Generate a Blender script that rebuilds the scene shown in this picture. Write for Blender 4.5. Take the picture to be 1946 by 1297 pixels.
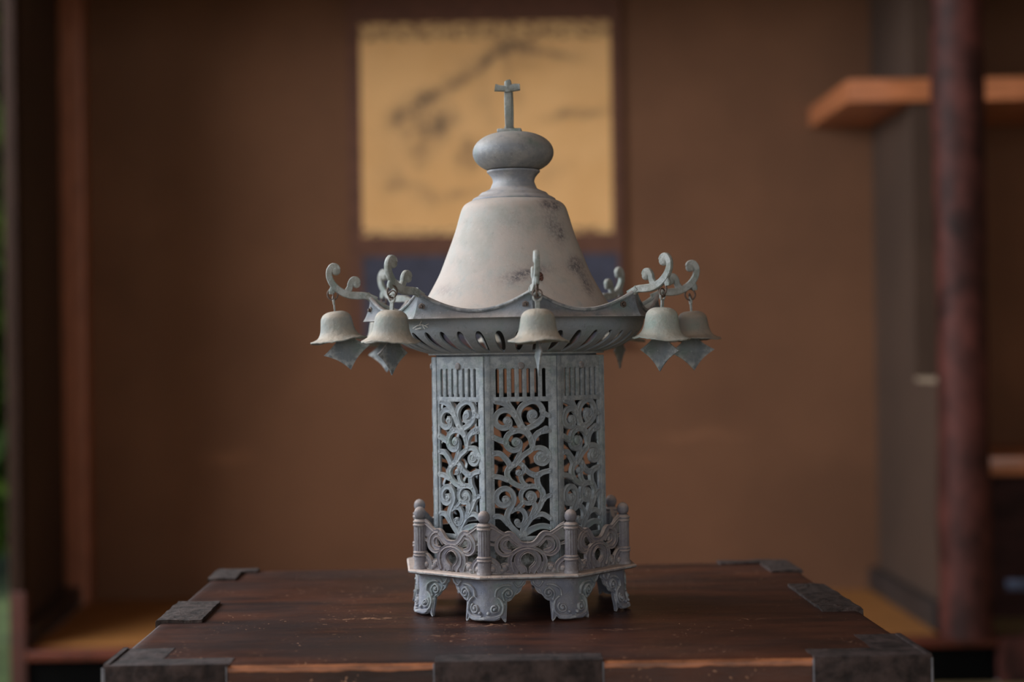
import bpy, bmesh, math, random
from mathutils import Vector, Matrix, noise
R = math.radians
U = 0.0004                      # one lantern unit in metres
rnd = random.Random(7)
sc = bpy.context.scene
for o in list(bpy.data.objects): bpy.data.objects.remove(o)

# ------------------------------------------------------------------ camera
cam_d = bpy.data.cameras.new('camera'); cam = bpy.data.objects.new('camera', cam_d)
sc.collection.objects.link(cam); sc.camera = cam
cam_d.lens = 58; cam_d.sensor_width = 36; cam_d.clip_start = .05
CY, CZ = -1.254, .652
cam.matrix_world = Matrix.Translation((0, CY, CZ)) @ Matrix.Rotation(R(90.393), 4, 'X') @ Matrix.Rotation(R(-.85), 4, 'Z')
cam_d.dof.use_dof = True; cam_d.dof.focus_distance = 1.185; cam_d.dof.aperture_fstop = 4.0
cam_d.dof.aperture_blades = 0

# ------------------------------------------------------------------ world, lights, exposure
w = bpy.data.worlds.new('world'); sc.world = w; w.use_nodes = True
bg = w.node_tree.nodes['Background']; bg.inputs[0].default_value = (.62, .78, 1, 1); bg.inputs[1].default_value = .55
def area(name, loc, aim, sx, sy, power, col):
    l = bpy.data.lights.new(name, 'AREA'); l.shape = 'RECTANGLE'; l.size = sx; l.size_y = sy
    l.energy = power; l.color = col
    o = bpy.data.objects.new(name, l); sc.collection.objects.link(o); o.location = loc
    o.rotation_euler = (Vector(aim) - Vector(loc)).to_track_quat('-Z', 'Y').to_euler()
    return o
area('window_daylight_left', (-1.86, .35, 1.6), (0.2, .2, .6), 2.4, 1.1, 82, (.92, .96, 1))
area('rear_fill_light', (-.1, -3.3, 1.2), (.2, 1.5, .55), 3.4, 1.9, 30, (1, .955, .90))  # fill light added behind the camera, placed at the rear opening
area('window_daylight_garden', (-1.45, 2.1, 1.25), (-.2, -.4, .7), .8, 1.6, 5, (.8, .92, 1))
sc.view_settings.view_transform = 'Standard'; sc.view_settings.look = 'None'
sc.view_settings.exposure = 0.22; sc.view_settings.gamma = 1; sc.view_settings.use_curve_mapping = False

sun = bpy.data.lights.new('garden_sun', 'SUN'); sun.energy = 3.0; sun.angle = R(20); sun.color = (1, .97, .9)
suno = bpy.data.objects.new('garden_sun', sun); sc.collection.objects.link(suno); suno.rotation_euler = (R(8), R(-22), 0)

# ------------------------------------------------------------------ materials
def mat(name):
    m = bpy.data.materials.new(name); m.use_nodes = True
    nt = m.node_tree; b = nt.nodes['Principled BSDF']
    return m, nt, b
def N(nt, t, **k):
    n = nt.nodes.new(t)
    for a, v in k.items():
        if a.startswith('i_'): n.inputs[a[2:].replace('_', ' ')].default_value = v
        else: setattr(n, a, v)
    return n
def L(nt, a, b): nt.links.new(a, b)
def math_(nt, op, a, b=None, clamp=False):
    n = nt.nodes.new('ShaderNodeMath'); n.operation = op; n.use_clamp = clamp
    for i, v in enumerate((a, b)):
        if v is None: continue
        if isinstance(v, (int, float)): n.inputs[i].default_value = v
        else: L(nt, v, n.inputs[i])
    return n.outputs[0]
def coords(nt, scale=(1, 1, 1), rot=(0, 0, 0)):
    t = nt.nodes.new('ShaderNodeTexCoord'); m = nt.nodes.new('ShaderNodeMapping')
    m.inputs['Scale'].default_value = scale; m.inputs['Rotation'].default_value = rot
    L(nt, t.outputs['Object'], m.inputs[0]); return m.outputs[0]
def noise_(nt, vec, scale, detail=5, rough=.6):
    n = nt.nodes.new('ShaderNodeTexNoise'); n.inputs['Scale'].default_value = scale
    n.inputs['Detail'].default_value = detail; n.inputs['Roughness'].default_value = rough
    L(nt, vec, n.inputs['Vector']); return n.outputs['Fac']
def ramp(nt, fac, a, b):
    n = nt.nodes.new('ShaderNodeMapRange'); n.inputs['From Min'].default_value = a; n.inputs['From Max'].default_value = b
    n.interpolation_type = 'SMOOTHSTEP'; L(nt, fac, n.inputs[0]); return n.outputs[0]
def mix(nt, fac, a, b):
    n = nt.nodes.new('ShaderNodeMix'); n.data_type = 'RGBA'
    if isinstance(fac, (int, float)): n.inputs[0].default_value = fac
    else: L(nt, fac, n.inputs[0])
    for i, v in ((6, a), (7, b)):
        if isinstance(v, tuple): n.inputs[i].default_value = (*v, 1)
        else: L(nt, v, n.inputs[i])
    return n.outputs[2]
def bump(nt, b, h, strength, dist):
    n = nt.nodes.new('ShaderNodeBump'); n.inputs['Strength'].default_value = strength
    n.inputs['Distance'].default_value = dist; L(nt, h, n.inputs['Height']); L(nt, n.outputs[0], b.inputs['Normal'])
def blobs(nt, ax, az, lst, jitter=0.0, jscale=30):
    """sum of soft ellipses in two object coordinates: marks with a shape of their own"""
    t = nt.nodes.new('ShaderNodeTexCoord'); s = nt.nodes.new('ShaderNodeSeparateXYZ'); v = t.outputs['Object']
    if jitter:
        nn = nt.nodes.new('ShaderNodeTexNoise'); nn.inputs['Scale'].default_value = jscale; nn.inputs['Detail'].default_value = 5
        L(nt, v, nn.inputs['Vector'])
        sub = nt.nodes.new('ShaderNodeVectorMath'); sub.operation = 'SUBTRACT'; sub.inputs[1].default_value = (.5, .5, .5)
        L(nt, nn.outputs['Color'], sub.inputs[0])
        ma = nt.nodes.new('ShaderNodeVectorMath'); ma.operation = 'MULTIPLY_ADD'; ma.inputs[1].default_value = (jitter,) * 3
        L(nt, sub.outputs[0], ma.inputs[0]); L(nt, v, ma.inputs[2]); v = ma.outputs[0]
    L(nt, v, s.inputs[0]); X, Z = s.outputs[ax], s.outputs[az]
    tot = None
    for (cx, cz, sx, sz, rot, amp) in lst:
        c, sn = math.cos(R(rot)), math.sin(R(rot))
        dx = math_(nt, 'SUBTRACT', X, cx); dz = math_(nt, 'SUBTRACT', Z, cz)
        a = math_(nt, 'ADD', math_(nt, 'MULTIPLY', dx, c / sx), math_(nt, 'MULTIPLY', dz, sn / sx))
        b = math_(nt, 'ADD', math_(nt, 'MULTIPLY', dx, -sn / sz), math_(nt, 'MULTIPLY', dz, c / sz))
        q = math_(nt, 'ADD', math_(nt, 'MULTIPLY', a, a), math_(nt, 'MULTIPLY', b, b))
        e = math_(nt, 'MULTIPLY', math_(nt, 'EXPONENT', math_(nt, 'MULTIPLY', q, -1.0)), amp)
        tot = e if tot is None else math_(nt, 'ADD', tot, e)
    return math_(nt, 'MINIMUM', tot, 1.0)

def metal(name, c1, c2, dust, dust_amt=.8, wear=.6, green=(.13, .19, .165), marks=None, metallic=.12, rough=.62, wearcol=(.45, .47, .47), dlo=.25, dhi=.95, inner_shade=False, bs=.8):
    m, nt, b = mat(name); v = coords(nt)
    col = mix(nt, ramp(nt, noise_(nt, v, 60, 6, .65), .38, .64), c1, c2)
    col = mix(nt, math_(nt, 'MULTIPLY', ramp(nt, noise_(nt, v, 34, 5, .7), .5, .68), .75), col, green)
    col = mix(nt, math_(nt, 'MULTIPLY', ramp(nt, noise_(nt, v, 260, 4, .7), .57, .72), .35), col, tuple(x * .45 for x in c1))
    g = nt.nodes.new('ShaderNodeNewGeometry')
    sp = nt.nodes.new('ShaderNodeSeparateXYZ'); L(nt, g.outputs['Normal'], sp.inputs[0])
    up = ramp(nt, sp.outputs[2], dlo, dhi)
    d = math_(nt, 'MULTIPLY', up, math_(nt, 'MULTIPLY', ramp(nt, noise_(nt, v, 90, 5, .7), .22, .55), dust_amt))
    if wear:
        wr = math_(nt, 'MULTIPLY', ramp(nt, g.outputs['Pointiness'], .515, .58), ramp(nt, noise_(nt, v, 140, 4, .7), .42, .6))
        col = mix(nt, math_(nt, 'MULTIPLY', wr, wear), col, wearcol)
    col = mix(nt, d, col, dust)
    if marks is not None:
        col = mix(nt, math_(nt, 'MULTIPLY', blobs(nt, 0, 2, marks, .006, 110), math_(nt, 'ADD', math_(nt, 'MULTIPLY', ramp(nt, noise_(nt, v, 420, 5, .75), .35, .62), 1.0), .15)), col, (.13, .115, .12))
    sk = math_(nt, 'MULTIPLY', ramp(nt, noise_(nt, v, 700, 2, .5), .70, .75), .45)
    col = mix(nt, sk, col, (.55, .53, .5))
    if inner_shade:  # shade inside the lantern, painted near-black on inward-facing surfaces
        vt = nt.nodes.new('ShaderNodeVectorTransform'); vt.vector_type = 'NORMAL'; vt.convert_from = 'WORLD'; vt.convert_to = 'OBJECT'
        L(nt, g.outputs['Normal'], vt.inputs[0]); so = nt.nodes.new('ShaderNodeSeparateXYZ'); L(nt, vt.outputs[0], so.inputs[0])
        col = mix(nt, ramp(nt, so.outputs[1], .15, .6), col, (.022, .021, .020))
    L(nt, col, b.inputs['Base Color']); b.inputs['Metallic'].default_value = metallic
    rr = nt.nodes.new('ShaderNodeMapRange'); rr.inputs[3].default_value = rough - .08; rr.inputs[4].default_value = rough + .25
    L(nt, noise_(nt, v, 80, 4), rr.inputs[0]); L(nt, rr.outputs[0], b.inputs['Roughness'])
    h = math_(nt, 'ADD', noise_(nt, v, 350, 5, .7), math_(nt, 'MULTIPLY', noise_(nt, v, 110, 4, .65), 1.0))
    bump(nt, b, h, bs, .0009)
    return m
def plain(name, c, rough=.6, metallic=0, var=.25, scale=40, bs=.2, bd=.001, stretch=(1, 1, 1)):
    m, nt, b = mat(name); v = coords(nt, stretch)
    f = noise_(nt, v, scale, 6, .65)
    col = mix(nt, ramp(nt, f, .3, .7), tuple(x * (1 - var) for x in c), tuple(min(1, x * (1 + var)) for x in c))
    L(nt, col, b.inputs['Base Color']); b.inputs['Roughness'].default_value = rough; b.inputs['Metallic'].default_value = metallic
    if bs: bump(nt, b, f, bs, bd)
    return m

DUST = (.46, .37, .31)
dome_marks = [(.0245, .302, .006, .003, 0, 1.0), (.031, .300, .0035, .0035, 0, .9), (.0285, .286, .006, .011, 10, .7), (.0345, .278, .003, .007, 0, .8),
              (.044, .256, .0055, .006, -50, 1.1), (.050, .248, .0035, .009, 28, .8), (.0075, .2485, .015, .0042, 14, 1.1), (.0545, .238, .004, .008, 30, .6),
              (-.052, .238, .007, .004, 0, .35), (.0, .288, .02, .009, 10, .14)]
M = {}
M['dome'] = metal('dusty_pale_bronze', (.385, .345, .315), (.325, .335, .315), (.45, .37, .32), .8, .1, green=(.27, .28, .25), marks=dome_marks, metallic=0, rough=.7, dlo=.12, dhi=.62, bs=.3)
M['ball'] = metal('grey_bronze_ball', (.155, .165, .18), (.24, .24, .24), (.40, .36, .32), .75, .3, metallic=.15, rough=.5, dlo=.1, dhi=.9, bs=.35)
M['neck'] = metal('bluish_bronze_neck', (.18, .195, .225), (.29, .29, .30), (.40, .355, .33), .8, .3, dlo=.2, dhi=.8, bs=.4)
M['patina'] = metal('blue_grey_patina', (.165, .190, .215), (.215, .225, .225), DUST, .6, .55, green=(.15, .20, .18))
M['bowl'] = metal('vent_bowl_patina', (.235, .275, .315), (.265, .29, .325), DUST, .6, .4, green=(.20, .255, .255))
M['panel'] = metal('openwork_patina', (.18, .21, .24), (.225, .25, .265), (.34, .33, .31), .5, .32, green=(.14, .20, .17), wearcol=(.5, .53, .54), inner_shade=True)
M['panel_low'] = metal('olive_lower_panel_patina', (.075, .075, .070), (.12, .11, .09), (.30, .25, .19), .6, .5, green=(.085, .095, .06), inner_shade=True)
M['arm'] = metal('green_grey_arm_patina', (.20, .225, .215), (.25, .255, .23), (.42, .38, .31), .6, .5, green=(.15, .21, .18))
M['bell'] = metal('bell_patina', (.215, .235, .225), (.285, .27, .235), (.47, .385, .30), .75, .5, green=(.19, .25, .22), dlo=.0, dhi=.75)
M['eave'] = metal('eave_band_patina', (.115, .135, .155), (.155, .165, .185), DUST, .55, .5, green=(.11, .155, .145))
M['bell_pale'] = metal('pale_green_bell_patina', (.27, .30, .285), (.33, .335, .30), (.45, .41, .34), .7, .5, green=(.22, .31, .28), dlo=.0, dhi=.75)
M['bell_brown'] = metal('brownish_bell_patina', (.17, .165, .155), (.22, .195, .17), (.36, .28, .21), .75, .5, green=(.15, .18, .16), dlo=.0, dhi=.75)
M['clapper'] = metal('clapper_patina', (.13, .155, .175), (.18, .20, .21), DUST, .5, .6, green=(.12, .17, .15))
M['rail'] = metal('dusty_rail_bronze', (.12, .112, .135), (.175, .165, .175), (.43, .34, .29), .85, .5, green=(.15, .165, .15), wearcol=(.36, .33, .32), dlo=.05, dhi=.8)
M['base'] = metal('dusty_base_plate', (.17, .165, .175), (.22, .205, .20), (.47, .365, .31), 1.0, .5, green=(.16, .175, .165), dlo=.3, dhi=.8)
M['foot'] = metal('foot_patina', (.145, .160, .205), (.20, .205, .23), (.33, .30, .29), .6, .7, green=(.15, .19, .18))
M['iron_ring'] = plain('rusty_iron_wire', (.11, .08, .065), .65, .5, .4, 500)
M['wear_flake'] = plain('reddish_flake', (.16, .075, .055), .9, 0, .3, 300)
M['cobweb'] = plain('white_cobweb', (.75, .75, .72), .9, 0, .1)

def chest_wood():
    m, nt, b = mat('dark_chest_wood')
    v = coords(nt, (1, 5, 5)); v1 = coords(nt)
    grain = noise_(nt, v, 9, 8, .7)
    col = mix(nt, ramp(nt, grain, .36, .66), (.018, .0075, .006), (.056, .018, .0105))
    patch = ramp(nt, noise_(nt, coords(nt, (1, 2.2, 1)), 7, 5, .6), .45, .72)
    col = mix(nt, math_(nt, 'MULTIPLY', patch, .55), col, (.115, .037, .018))
    dk = ramp(nt, noise_(nt, coords(nt, (1, 1.6, 1)), 4.2, 4, .6), .48, .66)
    col = mix(nt, math_(nt, 'MULTIPLY', dk, .6), col, (.020, .015, .016))
    specks = math_(nt, 'MULTIPLY', ramp(nt, noise_(nt, v1, 380, 2, .5), .68, .73), ramp(nt, noise_(nt, v1, 13, 4, .6), .44, .56))
    col = mix(nt, specks, col, (.42, .22, .13))
    chips = blobs(nt, 0, 1, [(-.110, -.052, .026, .0035, 4, .9), (-.02, -.088, .030, .005, -2, .9), (.075, -.115, .014, .004, 0, .7), (.17, -.08, .02, .003, 0, .5), (-.05, -.13, .02, .004, 0, .45)], .02, 120)
    col = mix(nt, math_(nt, 'MULTIPLY', chips, ramp(nt, noise_(nt, v1, 260, 4, .7), .52, .6)), col, (.42, .22, .13))
    scr = nt.nodes.new('ShaderNodeMapRange'); scr.interpolation_type = 'SMOOTHSTEP'
    fine = ramp(nt, noise_(nt, coords(nt, (1, 30, 30)), 20, 4, .7), .62, .74)
    col = mix(nt, math_(nt, 'MULTIPLY', fine, .35), col, (.17, .075, .045))
    L(nt, col, b.inputs['Base Color'])
    rr = nt.nodes.new('ShaderNodeMapRange'); rr.inputs[3].default_value = .30; rr.inputs[4].default_value = .52
    L(nt, noise_(nt, v1, 18, 5), rr.inputs[0]); L(nt, rr.outputs[0], b.inputs['Roughness'])
    b.inputs['Specular IOR Level'].default_value = .32
    bump(nt, b, math_(nt, 'ADD', grain, math_(nt, 'MULTIPLY', noise_(nt, v1, 150, 4), .3)), .5, .0012)
    return m
M['chest'] = chest_wood()
M['chest_edge'] = plain('worn_orange_edge_wood', (.30, .105, .042), .5, 0, .55, 25, .3, .001, (1, 4, 4))
M['iron'] = plain('blackened_iron_fitting', (.046, .032, .028), .75, .1, .65, 130, 1.0, .0025)
M['iron_flush'] = plain('worn_flush_iron_fitting', (.036, .024, .022), .75, .05, .65, 90, 1.0, .0018)
M['iron_edge'] = plain('iron_edge_highlight', (.15, .155, .18), .4, .5, .3, 60)
def wall_mat(name, c, marks=None):
    m, nt, b = mat(name); v = coords(nt)
    col = mix(nt, ramp(nt, noise_(nt, v, 3.2, 4, .55), .3, .7), tuple(x * .86 for x in c), tuple(x * 1.12 for x in c))
    col = mix(nt, math_(nt, 'MULTIPLY', ramp(nt, noise_(nt, v, 220, 4, .7), .4, .7), .35), col, tuple(x * .6 for x in c))
    if marks: col = mix(nt, math_(nt, 'MULTIPLY', blobs(nt, 0, 2, marks, .05, 14), .5), col, tuple(min(1, x * 1.7) for x in c))
    L(nt, col, b.inputs['Base Color']); b.inputs['Roughness'].default_value = .95
    bump(nt, b, noise_(nt, v, 260, 5, .7), .5, .002); return m
WALLC = (.178, .080, .040)
M['alcove_wall'] = wall_mat('brown_clay_plaster', WALLC, [(-.66, .42, .045, .014, 5, 1), (.42, .45, .09, .012, 2, .9), (.30, .40, .05, .01, 0, .5), (.97, .62, .03, .035, 0, .8), (1.17, .62, .05, .09, 0, .7)])
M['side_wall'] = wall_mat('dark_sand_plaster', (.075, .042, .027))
M['room_wall'] = wall_mat('beige_plaster', (.36, .27, .19))
M['post_red'] = plain('mottled_red_lacquer_post', (.062, .018, .014), .6, 0, .75, 16, .15, .001, (1, 1, .6))
M['post_brown'] = plain('red_brown_post_wood', (.42, .155, .08), .45, 0, .25, 20, .2, .001, (6, 6, .6))
M['dark_post'] = plain('dark_brown_post_wood', (.024, .012, .008), .6, 0, .25, 20, .2, .001, (6, 6, .6))
M['dark_post'].node_tree.nodes['Principled BSDF'].inputs['Specular IOR Level'].default_value = .08
M['shelf'] = plain('orange_brown_shelf_wood', (.56, .20, .085), .22, 0, .3, 12, .1, .001, (.5, 8, 8))
M['beam_red'] = plain('dark_red_lacquer_beam', (.11, .022, .011), .3, 0, .35, 15)
M['dark_red'] = plain('dark_red_post_foot', (.05, .009, .004), .6, 0, .3, 15)
M['black_lacquer'] = plain('black_riser_board', (.002, .002, .002), .9, 0, .3, 10)
M['black_lacquer'].node_tree.nodes['Principled BSDF'].inputs['Specular IOR Level'].default_value = .05
M['dark_base'] = plain('blackened_skirting', (.035, .030, .030), .5, 0, .4, 14)
M['cabinet'] = plain('dark_maroon_cabinet', (.035, .013, .011), .8, 0, .4, 10, .1, .001, (1, 1, 4))
M['metal_pull'] = plain('blued_metal_pull', (.12, .16, .27), .35, .5, .2, 90)
M['ceiling'] = plain('ceiling_boards', (.13, .075, .045), .8, 0, .3, 6, .2, .002, (8, .5, 1))
M['leaf'] = plain('garden_leaves', (.105, .17, .022), .6, 0, .6, 9)
M['stem'] = plain('shrub_bark', (.10, .07, .05), .9, 0, .3, 30)
M['ground'] = plain('garden_earth', (.05, .075, .02), 1, 0, .4, 8)
def tatami(name, c):
    m, nt, b = mat(name)
    wv = nt.nodes.new('ShaderNodeTexWave'); wv.inputs['Scale'].default_value = 90; wv.bands_direction = 'Y'; wv.inputs['Distortion'].default_value = .4
    L(nt, coords(nt), wv.inputs['Vector'])
    col = mix(nt, wv.outputs['Fac'], tuple(x * .85 for x in c), c)
    col = mix(nt, ramp(nt, noise_(nt, coords(nt, (1, 3, 1)), 5, 4), .35, .7), col, tuple(x * .8 for x in c))
    L(nt, col, b.inputs['Base Color']); b.inputs['Roughness'].default_value = .6; bump(nt, b, wv.outputs['Fac'], .3, .001); return m
M['tatami'] = tatami('aged_orange_tatami', (.40, .165, .042))
M['room_tatami'] = tatami('room_tatami', (.26, .19, .09))
M['silk'] = plain('brown_mount_silk', (.125, .050, .028), .8, 0, .2, 30)
M['silk_navy'] = plain('navy_mount_silk', (.048, .050, .078), .8, 0, .2, 30)
M['roller'] = plain('scroll_roller_wood', (.12, .05, .03), .5, 0, .2, 30)
def brocade():
    m, nt, b = mat('pale_brocade_strip')
    f = ramp(nt, noise_(nt, coords(nt, (1, 1, 1.5)), 55, 3, .6), .48, .6)
    L(nt, mix(nt, f, (.72, .43, .18), (.22, .11, .05)), b.inputs['Base Color']); b.inputs['Roughness'].default_value = .7; return m
M['brocade'] = brocade()
def ink():
    m, nt, b = mat('ink_painting_on_aged_paper'); v = coords(nt)
    col = mix(nt, ramp(nt, noise_(nt, v, 4, 4, .6), .3, .7), (.90, .52, .22), (.78, .43, .165))
    def q(px, py): return ((px - 929) * .00120, (258 - py) * .00120)
    st = []
    for (px, py, a, c, r, amp) in [(775, 215, 26, 50, -35, .55), (830, 235, 42, 30, 20, .6), (845, 170, 60, 14, 28, .55), (905, 120, 50, 12, 35, .5), (960, 90, 60, 14, 12, .45),
                                   (1040, 100, 60, 9, -18, .5), (1110, 215, 55, 11, 6, .55), (900, 290, 24, 26, 0, .55), (800, 290, 30, 22, 10, .4), (930, 200, 22, 60, 15, .2),
                                   (790, 360, 60, 16, -25, .3), (870, 375, 60, 14, 12, .28), (985, 160, 14, 50, 12, .22), (1060, 330, 40, 24, 30, .18), (1010, 110, 90, 22, 0, .2), (740, 330, 26, 34, 0, .2)]:
        x, z = q(px, py); st.append((x, z, a * .0012, c * .0012, r, amp))
    f = math_(nt, 'MULTIPLY', blobs(nt, 0, 2, st, .09, 9), 1.25)
    f = math_(nt, 'MULTIPLY', f, math_(nt, 'ADD', ramp(nt, noise_(nt, v, 26, 5, .7), .3, .65), .25))
    L(nt, mix(nt, f, col, (.12, .08, .052)), b.inputs['Base Color']); b.inputs['Roughness'].default_value = .8; return m
M['ink'] = ink()

# ------------------------------------------------------------------ mesh helpers
class MB:
    def __init__(s): s.v = []; s.f = []
    def add(s, vs, fs):
        n = len(s.v); s.v += [tuple(p) for p in vs]; s.f += [tuple(i + n for i in q) for q in fs]; return s
    def box(s, x0, x1, y0, y1, z0, z1):
        vs = [(x, y, z) for z in (z0, z1) for y in (y0, y1) for x in (x0, x1)]
        return s.add(vs, [(0, 2, 3, 1), (4, 5, 7, 6), (0, 1, 5, 4), (2, 6, 7, 3), (0, 4, 6, 2), (1, 3, 7, 5)])
    def bbox(s, x0, x1, y0, y1, z0, z1, b):
        """box with bevelled edges"""
        bm = bmesh.new(); bmesh.ops.create_cube(bm, size=1)
        for v in bm.verts: v.co = Vector(((x0 + x1) / 2 + v.co.x * (x1 - x0), (y0 + y1) / 2 + v.co.y * (y1 - y0), (z0 + z1) / 2 + v.co.z * (z1 - z0)))
        bmesh.ops.bevel(bm, geom=bm.edges[:], offset=b, segments=2, affect='EDGES', profile=.6)
        bm.verts.index_update()
        s.add([v.co[:] for v in bm.verts], [[v.index for v in f.verts] for f in bm.faces]); bm.free(); return s
    def prism(s, poly, z0, z1, top=None):
        n = len(poly); top = top or poly
        vs = [(x, y, z0) for x, y in poly] + [(x, y, z1) for x, y in top]
        return s.add(vs, [tuple(range(n))[::-1], tuple(range(n, 2 * n))] + [(i, (i + 1) % n, n + (i + 1) % n, n + i) for i in range(n)])
    def lathe(s, prof, n=96, fn=None, close=False):
        rows = len(prof); vs = []
        for (r, z) in prof:
            for k in range(n):
                a = 2 * math.pi * k / n; p = (r * math.sin(a), -r * math.cos(a), z)
                vs.append(fn(p, a) if fn else p)
        fs = [(i * n + k, i * n + (k + 1) % n, (i + 1) * n + (k + 1) % n, (i + 1) * n + k) for i in range(rows - 1) for k in range(n)]
        if prof[0][0] > 0 and not close: pass
        return s.add(vs, fs)
    def tube(s, pts, rad, seg=10, closed=False, caps=True, flat=1.0):
        pts = [Vector(p) for p in pts]; n = len(pts); vs = []
        rads = rad if isinstance(rad, (list, tuple)) else [rad] * n
        up = Vector((0, 0, 1)); prev = None
        for i, p in enumerate(pts):
            if closed: t = pts[(i + 1) % n] - pts[i - 1]
            else: t = pts[min(i + 1, n - 1)] - pts[max(i - 1, 0)]
            t.normalize()
            if prev is None:
                a = t.cross(Vector((1, 0, 0)) if abs(t.x) < .8 else Vector((0, 1, 0))).normalized()
            else: a = (prev - t * prev.dot(t)).normalized()
            prev = a; b = t.cross(a)
            for k in range(seg):
                q = 2 * math.pi * k / seg; vs.append(p + (a * math.cos(q) + b * math.sin(q) * flat) * rads[i])
        m = n if closed else n - 1
        fs = [(i * seg + k, i * seg + (k + 1) % seg, ((i + 1) % n) * seg + (k + 1) % seg, ((i + 1) % n) * seg + k) for i in range(m) for k in range(seg)]
        if not closed and caps: fs += [tuple(range(seg))[::-1], tuple(range((n - 1) * seg, n * seg))]
        return s.add(vs, fs)
    def ball(s, c, rx, ry, rz, nu=20, nv=12):
        vs = []; 
        for i in range(nv + 1):
            a = -math.pi / 2 + math.pi * i / nv
            for k in range(nu):
                b = 2 * math.pi * k / nu
                vs.append((c[0] + rx * math.cos(a) * math.cos(b), c[1] + ry * math.cos(a) * math.sin(b), c[2] + rz * math.sin(a)))
        return s.add(vs, [(i * nu + k, i * nu + (k + 1) % nu, (i + 1) * nu + (k + 1) % nu, (i + 1) * nu + k) for i in range(nv) for k in range(nu)])
    def build(s, name, m, parent=None, scale=1, smooth=35, loc=(0, 0, 0), rot=(0, 0, 0), merge=None, recalc=True):
        me = bpy.data.meshes.new(name); me.from_pydata([(x * scale, y * scale, z * scale) for x, y, z in s.v], [], s.f)
        bm = bmesh.new(); bm.from_mesh(me)
        bmesh.ops.remove_doubles(bm, verts=bm.verts[:], dist=merge if merge is not None else 1e-6)
        if recalc: bmesh.ops.recalc_face_normals(bm, faces=bm.faces[:])
        bm.to_mesh(me); bm.free()
        if smooth:
            me.polygons.foreach_set('use_smooth', [True] * len(me.polygons)); me.set_sharp_from_angle(angle=R(smooth))
        me.materials.append(m)
        o = bpy.data.objects.new(name, me); sc.collection.objects.link(o)
        o.parent = parent; o.location = loc; o.rotation_euler = rot
        return o
def crom(P, sub=6, closed=False):
    out = []; n = len(P)
    for i in range(n if closed else n - 1):
        if closed: p0, p1, p2, p3 = P[i - 1], P[i], P[(i + 1) % n], P[(i + 2) % n]
        else: p0, p1, p2, p3 = P[max(i - 1, 0)], P[i], P[i + 1], P[min(i + 2, n - 1)]
        for k in range(sub):
            t = k / sub
            out.append(tuple(.5 * ((2 * b) + (c - a) * t + (2 * a - 5 * b + 4 * c - d) * t * t + (3 * b - a - 3 * c + d) * t ** 3) for a, b, c, d in zip(p0, p1, p2, p3)))
    if not closed: out.append(tuple(P[-1]))
    return out
PR_TOP = [(-1, 0), (-1, .55), (-.72, .9), (-.3, 1), (.3, 1), (.72, .9), (1, .55), (1, 0)]
PR_FLAT = [(-1, 0), (-1, .78), (-.84, 1), (-.6, .97), (-.2, .84), (.2, .84), (.6, .97), (.84, 1), (1, .78), (1, 0)]
PR_PLATE = [(-1, .2), (-.8, 0), (.8, 0), (1, .2), (1, .8), (.8, 1), (-.8, 1), (-1, .8)]
PR_SYM = [(-1, .28), (-.75, .05), (-.2, 0), (.2, 0), (.75, .05), (1, .28), (1, .72), (.75, .95), (.2, 1), (-.2, 1), (-.75, .95), (-1, .72)]
def ribbon(mb, fn, P, W, n0, n1, prof=PR_TOP, sub=5):
    """band following the 2D path P, width W (number or one per point), mapped through fn(p, q, n)"""
    if isinstance(W, (int, float)): W = [W] * len(P)
    C = crom([(p[0], p[1], w_) for p, w_ in zip(P, W)], sub); vs = []; m = len(prof)
    for i, (x, y, w_) in enumerate(C):
        a = C[max(i - 1, 0)]; b = C[min(i + 1, len(C) - 1)]
        tx, ty = b[0] - a[0], b[1] - a[1]; l = math.hypot(tx, ty) or 1; nx, ny = -ty / l, tx / l
        for (u, v) in prof: vs.append(fn(x + nx * u * w_ / 2, y + ny * u * w_ / 2, n0 + (n1 - n0) * v))
    fs = [(i * m + k, i * m + (k + 1) % m, (i + 1) * m + (k + 1) % m, (i + 1) * m + k) for i in range(len(C) - 1) for k in range(m)]
    fs += [tuple(range(m)), tuple(range((len(C) - 1) * m, len(C) * m))[::-1]]
    mb.add(vs, fs)
def disc(mb, fn, c, r, n0, n1, sym=False, seg=20):
    """rounded boss"""
    rows = [(r, 0), (r, .5), (r * .86, .82), (r * .55, 1), (.01, 1.06)]
    if sym: rows = [(.01, 0), (r * .6, .02), (r * .92, .2), (r, .5), (r * .92, .8), (r * .6, .98), (.01, 1)]
    vs = [fn(c[0] + rr * math.cos(2 * math.pi * k / seg), c[1] + rr * math.sin(2 * math.pi * k / seg), n0 + (n1 - n0) * t) for rr, t in rows for k in range(seg)]
    mb.add(vs, [(i * seg + k, i * seg + (k + 1) % seg, (i + 1) * seg + (k + 1) % seg, (i + 1) * seg + k) for i in range(len(rows) - 1) for k in range(seg)])
def spiral(cx, cy, r0, r1, turns, start, d=1, n=None):
    n = n or max(8, int(turns * 10)); return [(cx + (r0 + (r1 - r0) * i / n) * math.cos(R(start) + d * 2 * math.pi * turns * i / n), cy + (r0 + (r1 - r0) * i / n) * math.sin(R(start) + d * 2 * math.pi * turns * i / n)) for i in range(n + 1)]
def tag(o, label=None, cat=None, group=None, kind=None):
    for k, v in (('label', label), ('category', cat), ('group', group), ('kind', kind)):
        if v: o[k] = v
    return o
def empty(name, loc, label=None, cat=None, group=None, rz=0):
    o = bpy.data.objects.new(name, None); sc.collection.objects.link(o); o.location = loc; o.rotation_euler = (0, 0, rz); o.empty_display_size = .05
    return tag(o, label, cat, group)
def dup(o, parent=None):
    c = o.copy(); sc.collection.objects.link(c); c.parent = parent
    for ch in [x for x in bpy.data.objects if x.parent == o]: dup(ch, c)
    return c
def struct(name, mb, m, smooth=0): return tag(mb.build(name, m, smooth=smooth), kind='structure')

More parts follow.
